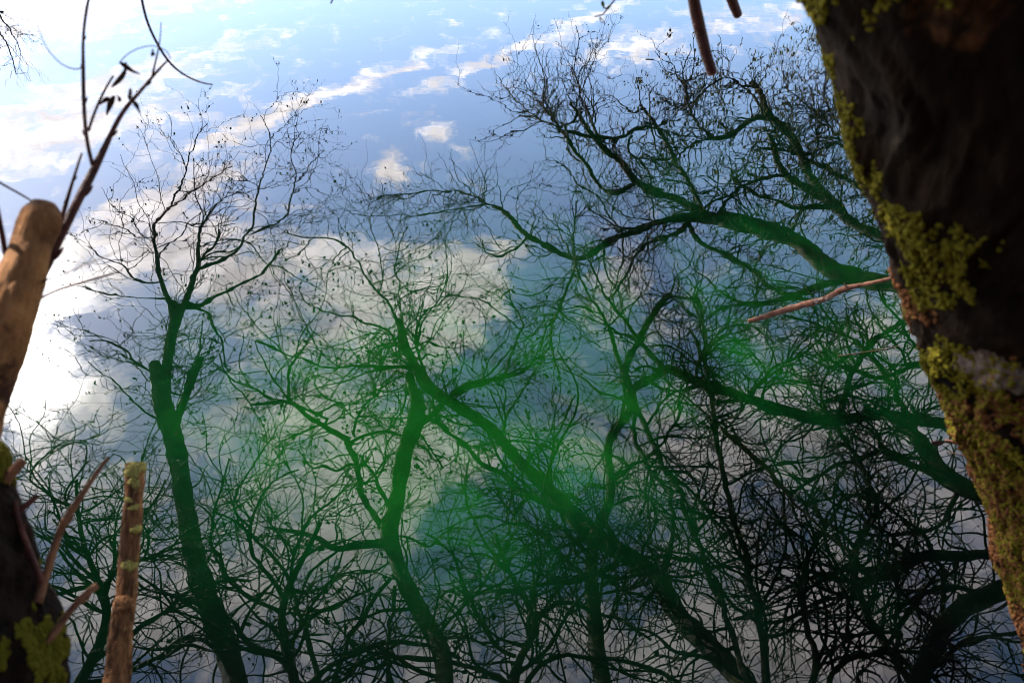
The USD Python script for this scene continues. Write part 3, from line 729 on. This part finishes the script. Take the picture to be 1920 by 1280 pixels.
spr = [limb(line3(x), 0.004, 5) for x in ([(1125, 32, 0.83, 2), (1126, 40, 0.83, 1.8), (1130, 44, 0.83, 1.6)], [(1125, 34, 0.83, 2), (1132, 40, 0.83, 1.6), (1134, 46, 0.83, 1.6)], [(1140, 16, 0.83, 2), (1132, 14, 0.83, 2), (1131, 4, 0.83, 2)])]
part(lt, 'side_twig', join(*spr), M_SHOOT, sub=sp)


def leaf_mesh(a, b, width, fold=0.25, n=7, seed=0):
    """A thin closed leaf blade from a to b, curled along its length."""
    rg = np.random.default_rng(seed)
    a, b = np.asarray(a, float), np.asarray(b, float)
    d = b - a; L = np.linalg.norm(d); d = d / L
    s = norm(np.cross(d, rg.normal(size=3))); u = np.cross(d, s)
    t = np.linspace(0, 1, n)
    w = width * np.sin(np.pi * np.clip(t * 0.94 + 0.05, 0, 1)) ** 0.8
    spine = a + d * (t * L)[:, None] + u * (0.18 * L * np.sin(t * 2.5 + seed))[:, None]
    tw = 1.2 * t * rg.normal()
    sv = np.cos(tw)[:, None] * s + np.sin(tw)[:, None] * u
    uv = np.cross(d, sv)
    l, r = spine + sv * w[:, None] + uv * fold * w[:, None], spine - sv * w[:, None] + uv * fold * w[:, None]
    th = uv * 0.0005
    V = np.concatenate([l + th, spine + th, r + th, l - th, spine - th, r - th])
    F_ = []
    for i in range(n - 1):
        for o, flip in ((0, 0), (3 * n, 1)):
            for c in (0, 1):
                p = [o + c * n + i, o + (c + 1) * n + i, o + (c + 1) * n + i + 1, o + c * n + i + 1]
                p = p[::-1] if flip else p
                F_ += [[p[0], p[1], p[2]], [p[0], p[2], p[3]]]
        for c, o in ((0, 0), (2 * n, 1)):
            p = [c + i, c + i + 1, c + i + 1 + 3 * n, c + i + 3 * n]
            p = p if o else p[::-1]
            F_ += [[p[0], p[1], p[2]], [p[0], p[2], p[3]]]
    return V, np.array(F_)


for k, (x0, y0, x1, y1) in enumerate([(1136, 17, 1131, 1), (1140, 14, 1146, 10), (1132, 6, 1129, 12)]):
    part(lt, 'young_leaf', leaf_mesh(near(x0, y0, 0.83), near(x1, y1, 0.82), 0.0016, seed=k), M_LEAF, smooth=True, sub=sp)

# the sawn branch at the left with its shoots
sq = line3([(-260, 1260, 0.52, 104), (-120, 960, 0.52, 98), (-40, 760, 0.53, 92), (8, 610, 0.54, 86), (42, 510, 0.55, 78), (66, 440, 0.56, 68), (80, 395, 0.565, 60), (82, 384, 0.566, 44)])
bq = np.array([-0.62, -0.55, 0.05])
sq = np.vstack([[*bq, 0.026], sq])
sb = thing('sawn_branch', 'pale brown sawn branch stub with red shoots at the left edge', 'branch', bq)
part(sb, 'stub', limb(sq, 0.003, 72, 0.12, 60, 9, 0.10, (4.0, 22.0, 0.12)), M_STUB, smooth=True)
part(sb, 'cut_end', cut_face(sq[:, :]), M_CUT, smooth=60)


def shoot(owner, pts, mat, name='shoot', label=None, sub=None, knots=0.5, sides=7, node=True):
    q = line3(pts)
    m = limb(q, 0.006, sides, 0.08, 90, int(pts[0][0]) % 50 + 50, knots)
    if node:   # buds at the joints
        s = spline(q, 0.03)
        nb = []
        for i in range(1, len(s) - 1, 1):
            r = s[i, 3]
            if r > 0.0005:
                t_ = norm(s[i + 1, :3] - s[i - 1, :3])
                side = norm(np.cross(t_, [0.3 * (-1) ** i, 0.2, 1.0])) * (-1) ** i
                a = s[i, :3] + side * r * 0.6
                nb.append(limb(np.array([[*a, r * 0.7], [*(a + side * r * 0.8 + t_ * r * 1.6), r * 0.55], [*(a + side * r * 1.1 + t_ * r * 3.4), r * 0.15]]), 0.002, 5))
        if nb:
            m = join(m, *nb)
    return part(owner, name, m, mat, smooth=True, label=label, sub=sub)


fork = shoot(sb, [(30, 610, 0.56, 17), (78, 515, 0.57, 17), (112, 445, 0.58, 15), (145, 378, 0.59, 14), (176, 318, 0.60, 13), (205, 258, 0.61, 9), (232, 208, 0.62, 8), (262, 172, 0.63, 7), (286, 144, 0.635, 6), (314, 114, 0.64, 4)], M_RED)
shoot(sb, [(176, 318, 0.60, 9), (164, 268, 0.60, 8), (158, 210, 0.605, 7), (156, 125, 0.61, 6), (157, 60, 0.62, 5), (163, 15, 0.625, 5), (176, -40, 0.63, 4)], M_RED)
shoot(sb, [(285, 145, 0.635, 4), (291, 118, 0.635, 3.5), (297, 92, 0.64, 2.5), (302, 42, 0.64, 1.8)], M_RED, 'side_twig', sub=fork, node=False)
shoot(sb, [(166, 245, 0.605, 4.5), (180, 205, 0.61, 4), (195, 172, 0.61, 3.5), (212, 143, 0.615, 3)], M_RED, node=False)
shoot(sb, [(225, 117, 0.615, 2), (245, 98, 0.615, 2), (270, 88, 0.62, 2), (293, 87, 0.62, 2), (312, 96, 0.625, 2), (320, 110, 0.63, 2)], M_RED, 'side_twig', sub=fork, node=False)
shoot(sb, [(153, 126, 0.61, 2.6), (140, 130, 0.60, 2.6), (118, 122, 0.59, 2.4), (95, 100, 0.58, 2.2), (80, 75, 0.57, 2), (70, 45, 0.56, 1.8)], M_RED, 'side_twig', node=False)
shoot(sb, [(108, 440, 0.575, 8), (122, 388, 0.58, 7), (138, 335, 0.58, 5), (153, 288, 0.585, 4)], M_RED)
shoot(sb, [(72, 530, 0.555, 4), (135, 507, 0.50, 2.8), (200, 480, 0.45, 2.2), (262, 446, 0.43, 1.7), (300, 406, 0.42, 1.5), (370, 350, 0.42, 1.2), (436, 305, 0.42, 1.0)], M_RED, knots=0.2, node=False)
shoot(sb, [(50, 580, 0.56, 5), (105, 545, 0.60, 4.5), (152, 530, 0.63, 4), (214, 512, 0.66, 3)], M_RED)
shoot(sb, [(-60, 300, 0.58, 4), (-5, 340, 0.59, 4), (38, 364, 0.60, 3.4), (70, 384, 0.605, 2.5)], M_RED, node=False)
shoot(sb, [(-25, 300, 0.54, 9), (-8, 380, 0.54, 10), (4, 440, 0.545, 11), (12, 490, 0.55, 11)], M_RED, node=False)
for k, (x0, y0, x1, y1, w) in enumerate([(226, 114, 214, 166, 0.0019), (228, 120, 258, 136, 0.0012), (214, 180, 203, 217, 0.0018), (181, 194, 206, 183, 0.0012), (239, 166, 252, 190, 0.0014), (252, 190, 266, 214, 0.0011), (283, 92, 285, 106, 0.0010), (226, 182, 221, 187, 0.0016)]):
    part(sb, 'withered_leaf', leaf_mesh(near(x0, y0, 0.615), near(x1, y1, 0.612), w * 1.9, seed=k + 20), M_DEAD, smooth=True)

# the thin twig that hangs in at the top left
tq2 = line3([(200, -330, 0.86, 9), (246, -100, 0.87, 7), (266, 0, 0.88, 5.5), (276, 40, 0.88, 5), (295, 82, 0.885, 4.6), (318, 117, 0.89, 4), (350, 143, 0.89, 3.2), (372, 153, 0.89, 2.8), (399, 159, 0.89, 2.2)])
tw = limb(tq2, 0.006, 7, 0.1, 90, 3, 0.5)
single('hanging_twig', tw, M_RED, 'thin dark twig curving down from the top left edge', 'twig', smooth=True)
tq3 = line3([(640, -90, 0.9, 5), (632, -20, 0.9, 4), (620, 7, 0.9, 2.5)])
single('hanging_twig', limb(tq3, 0.008, 6, 0.1, 90, 4, 0.4), M_RED, 'tiny dark twig tip at the top edge left of centre', 'twig', smooth=True)

# the lichened pole at the lower left
pq = line3([(195, 1500, 0.72, 52), (205, 1400, 0.735, 48), (219, 1280, 0.75, 44), (224, 1220, 0.755, 42), (231, 1150, 0.76, 40), (236, 1120, 0.762, 37), (241, 1060, 0.77, 34), (247, 980, 0.775, 33), (252, 920, 0.78, 32), (254, 885, 0.784, 35), (255, 869, 0.786, 34)])
pb = pq[0, :3] + norm(pq[0, :3] - pq[2, :3]) * 0.55
pl = thing('cut_pole', 'upright cut pole with yellow lichen standing at the lower left', 'pole', pb)
pole = limb(np.vstack([[*pb, 0.0145], pq]), 0.0015, 72, 0.18, 110, 13, 0.14, (4.5, 55.0, 0.22))
part(pl, 'pole', pole, M_POLE, smooth=True)
part(pl, 'cut_end', cut_face(pq), M_YLICHEN, smooth=60, label='lichen covered cut end')
for px, py, r, s in [(258, 880, 0.0095, 2), (254, 905, 0.006, 3), (250, 952, 0.0042, 4), (253, 992, 0.0055, 5), (247, 1060, 0.0068, 6), (240, 936, 0.004, 7)]:
    part(pl, 'lichen_patch', patch(pole, nearest_on(pole, px, py), r, 0.0016, s), M_YLICHEN, smooth=True)
kc = nearest_on(pole, 228, 1134)
kn = trimesh.creation.icosphere(3); kv = np.array(kn.vertices)
part(pl, 'knot', (kv * 0.0085 * (0.75 + 0.6 * meshkit.fbm(kv * 2.2, 4, 3))[:, None] + kc - FWD * -0.004, np.array(kn.faces)), M_POLE, smooth=True)

# the mossy stump in the lower left corner, with its cut shoots
mq = line3([(x - 28, y, d, w) for x, y, d, w in [(-60, 1660, 0.54, 420), (-58, 1480, 0.55, 380), (-62, 1280, 0.56, 372), (-70, 1200, 0.565, 350), (-80, 1120, 0.57, 330), (-85, 1060, 0.575, 305), (-92, 980, 0.58, 262), (-95, 900, 0.585, 226), (-92, 840, 0.59, 196), (-85, 800, 0.592, 160)]])
mb = mq[0, :3] + norm(mq[0, :3] - mq[1, :3]) * 0.45
ms = thing('mossy_stump', 'dark mossy stump with cut shoots in the lower left corner', 'stump', mb)
stump = limb(np.vstack([[*mb, 0.10], mq]), 0.005, 120, 0.14, 26, 17, 0.12, (6.0, 18.0, 0.12))
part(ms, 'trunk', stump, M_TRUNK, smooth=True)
part(ms, 'moss', moss_tufts(stump, 16000, 0.0017, np.random.default_rng(8), lambda p, n: (meshkit.fbm(p * 15, 4, 9) > 0.90 - 0.95 * np.clip(n[:, 0] - 0.62, 0, 0.4)) & (p[:, 2] > 0.1)), M_MOSS, smooth=True, kind='stuff')
shoot(ms, [(70, 1130, 0.57, 16.4), (84, 1085, 0.58, 13.9), (98, 1040, 0.59, 12.3), (115, 990, 0.60, 12.3), (135, 955, 0.605, 11.5), (152, 930, 0.61, 9.8), (175, 895, 0.62, 8.2), (204, 857, 0.63, 5.7)], M_SHOOT, knots=0.35, sides=10)
shoot(ms, [(85, 1205, 0.56, 13.9), (110, 1175, 0.57, 13.1), (140, 1135, 0.58, 12.3), (165, 1110, 0.585, 12.3), (182, 1097, 0.59, 11.5)], M_SHOOT, knots=0.2, sides=10)
shoot(ms, [(78, 1090, 0.57, 10.7), (60, 1045, 0.575, 10.7), (46, 1010, 0.58, 10.7), (36, 980, 0.58, 10.7), (28, 940, 0.58, 9.8)], M_RED, knots=0.3, sides=10)
shoot(ms, [(18, 968, 0.58, 12.3), (45, 950, 0.585, 11.5), (70, 928, 0.59, 9.0)], M_RED, knots=0.2, sides=10, node=False)
shoot(ms, [(8, 905, 0.585, 19.7), (26, 882, 0.59, 18.0), (44, 862, 0.595, 14.8)], M_SHOOT, knots=0.2, sides=10, node=False)

# the bare stick reaching over the water from behind the leaning trunk
st = line3([(1404, 601, 1.60, 7), (1428, 595, 1.58, 9), (1475, 580, 1.55, 10), (1520, 568, 1.52, 10), (1555, 556, 1.50, 11), (1588, 540, 1.47, 12), (1605, 536, 1.46, 10), (1640, 529, 1.43, 8), (1690, 517, 1.40, 7), (1760, 500, 1.36, 8), (1900, 470, 1.3, 9)])
tip = st[-1, :3]
stick = thing('bare_stick', 'bare reddish stick reaching over the water from behind the leaning trunk', 'stick', tip)
part(stick, 'stem', limb(st[::-1], 0.004, 16, 0.35, 90, 6, 0.4), M_STICK, smooth=True)
part(stick, 'side_twig', limb(line3([(1592, 539, 1.46, 4), (1586, 536, 1.45, 3), (1582, 530, 1.45, 2)]), 0.004, 6), M_STICK)

# bits that float on the lake
def floating(name, label, cat, pts, r, mat, group=None):
    q = np.array([[*afloat(x, y), r] for x, y in pts])
    q[-1, 3] *= 0.5
    single(name, limb(q, 0.01, 7, 0.15, 60, 4, 0.3), mat, label, cat, smooth=True, group=group)


floating('floating_twig', 'short red twig floating beside the leaning trunk', 'twig', [(1772, 826), (1795, 829), (1822, 827)], 0.0026, M_STICK)
floating('floating_straw', 'thin pale straw floating below the bare stick', 'straw', [(1570, 668), (1612, 662), (1655, 655), (1690, 648)], 0.0006, M_STICK)
floating('floating_straw', 'thin pale straw floating close under the short red twig', 'straw', [(1775, 848), (1800, 853), (1840, 862)], 0.0006, M_STICK)
fl = afloat(1757, 831)
single('floating_leaf', leaf_mesh(fl + [-0.012, 0, 0.0012], fl + [0.012, 0.003, 0.0012], 0.005, 0.1, seed=3), M_DEAD, 'small curled dead leaf floating left of the red twig', 'leaf', smooth=True)
print(stats)
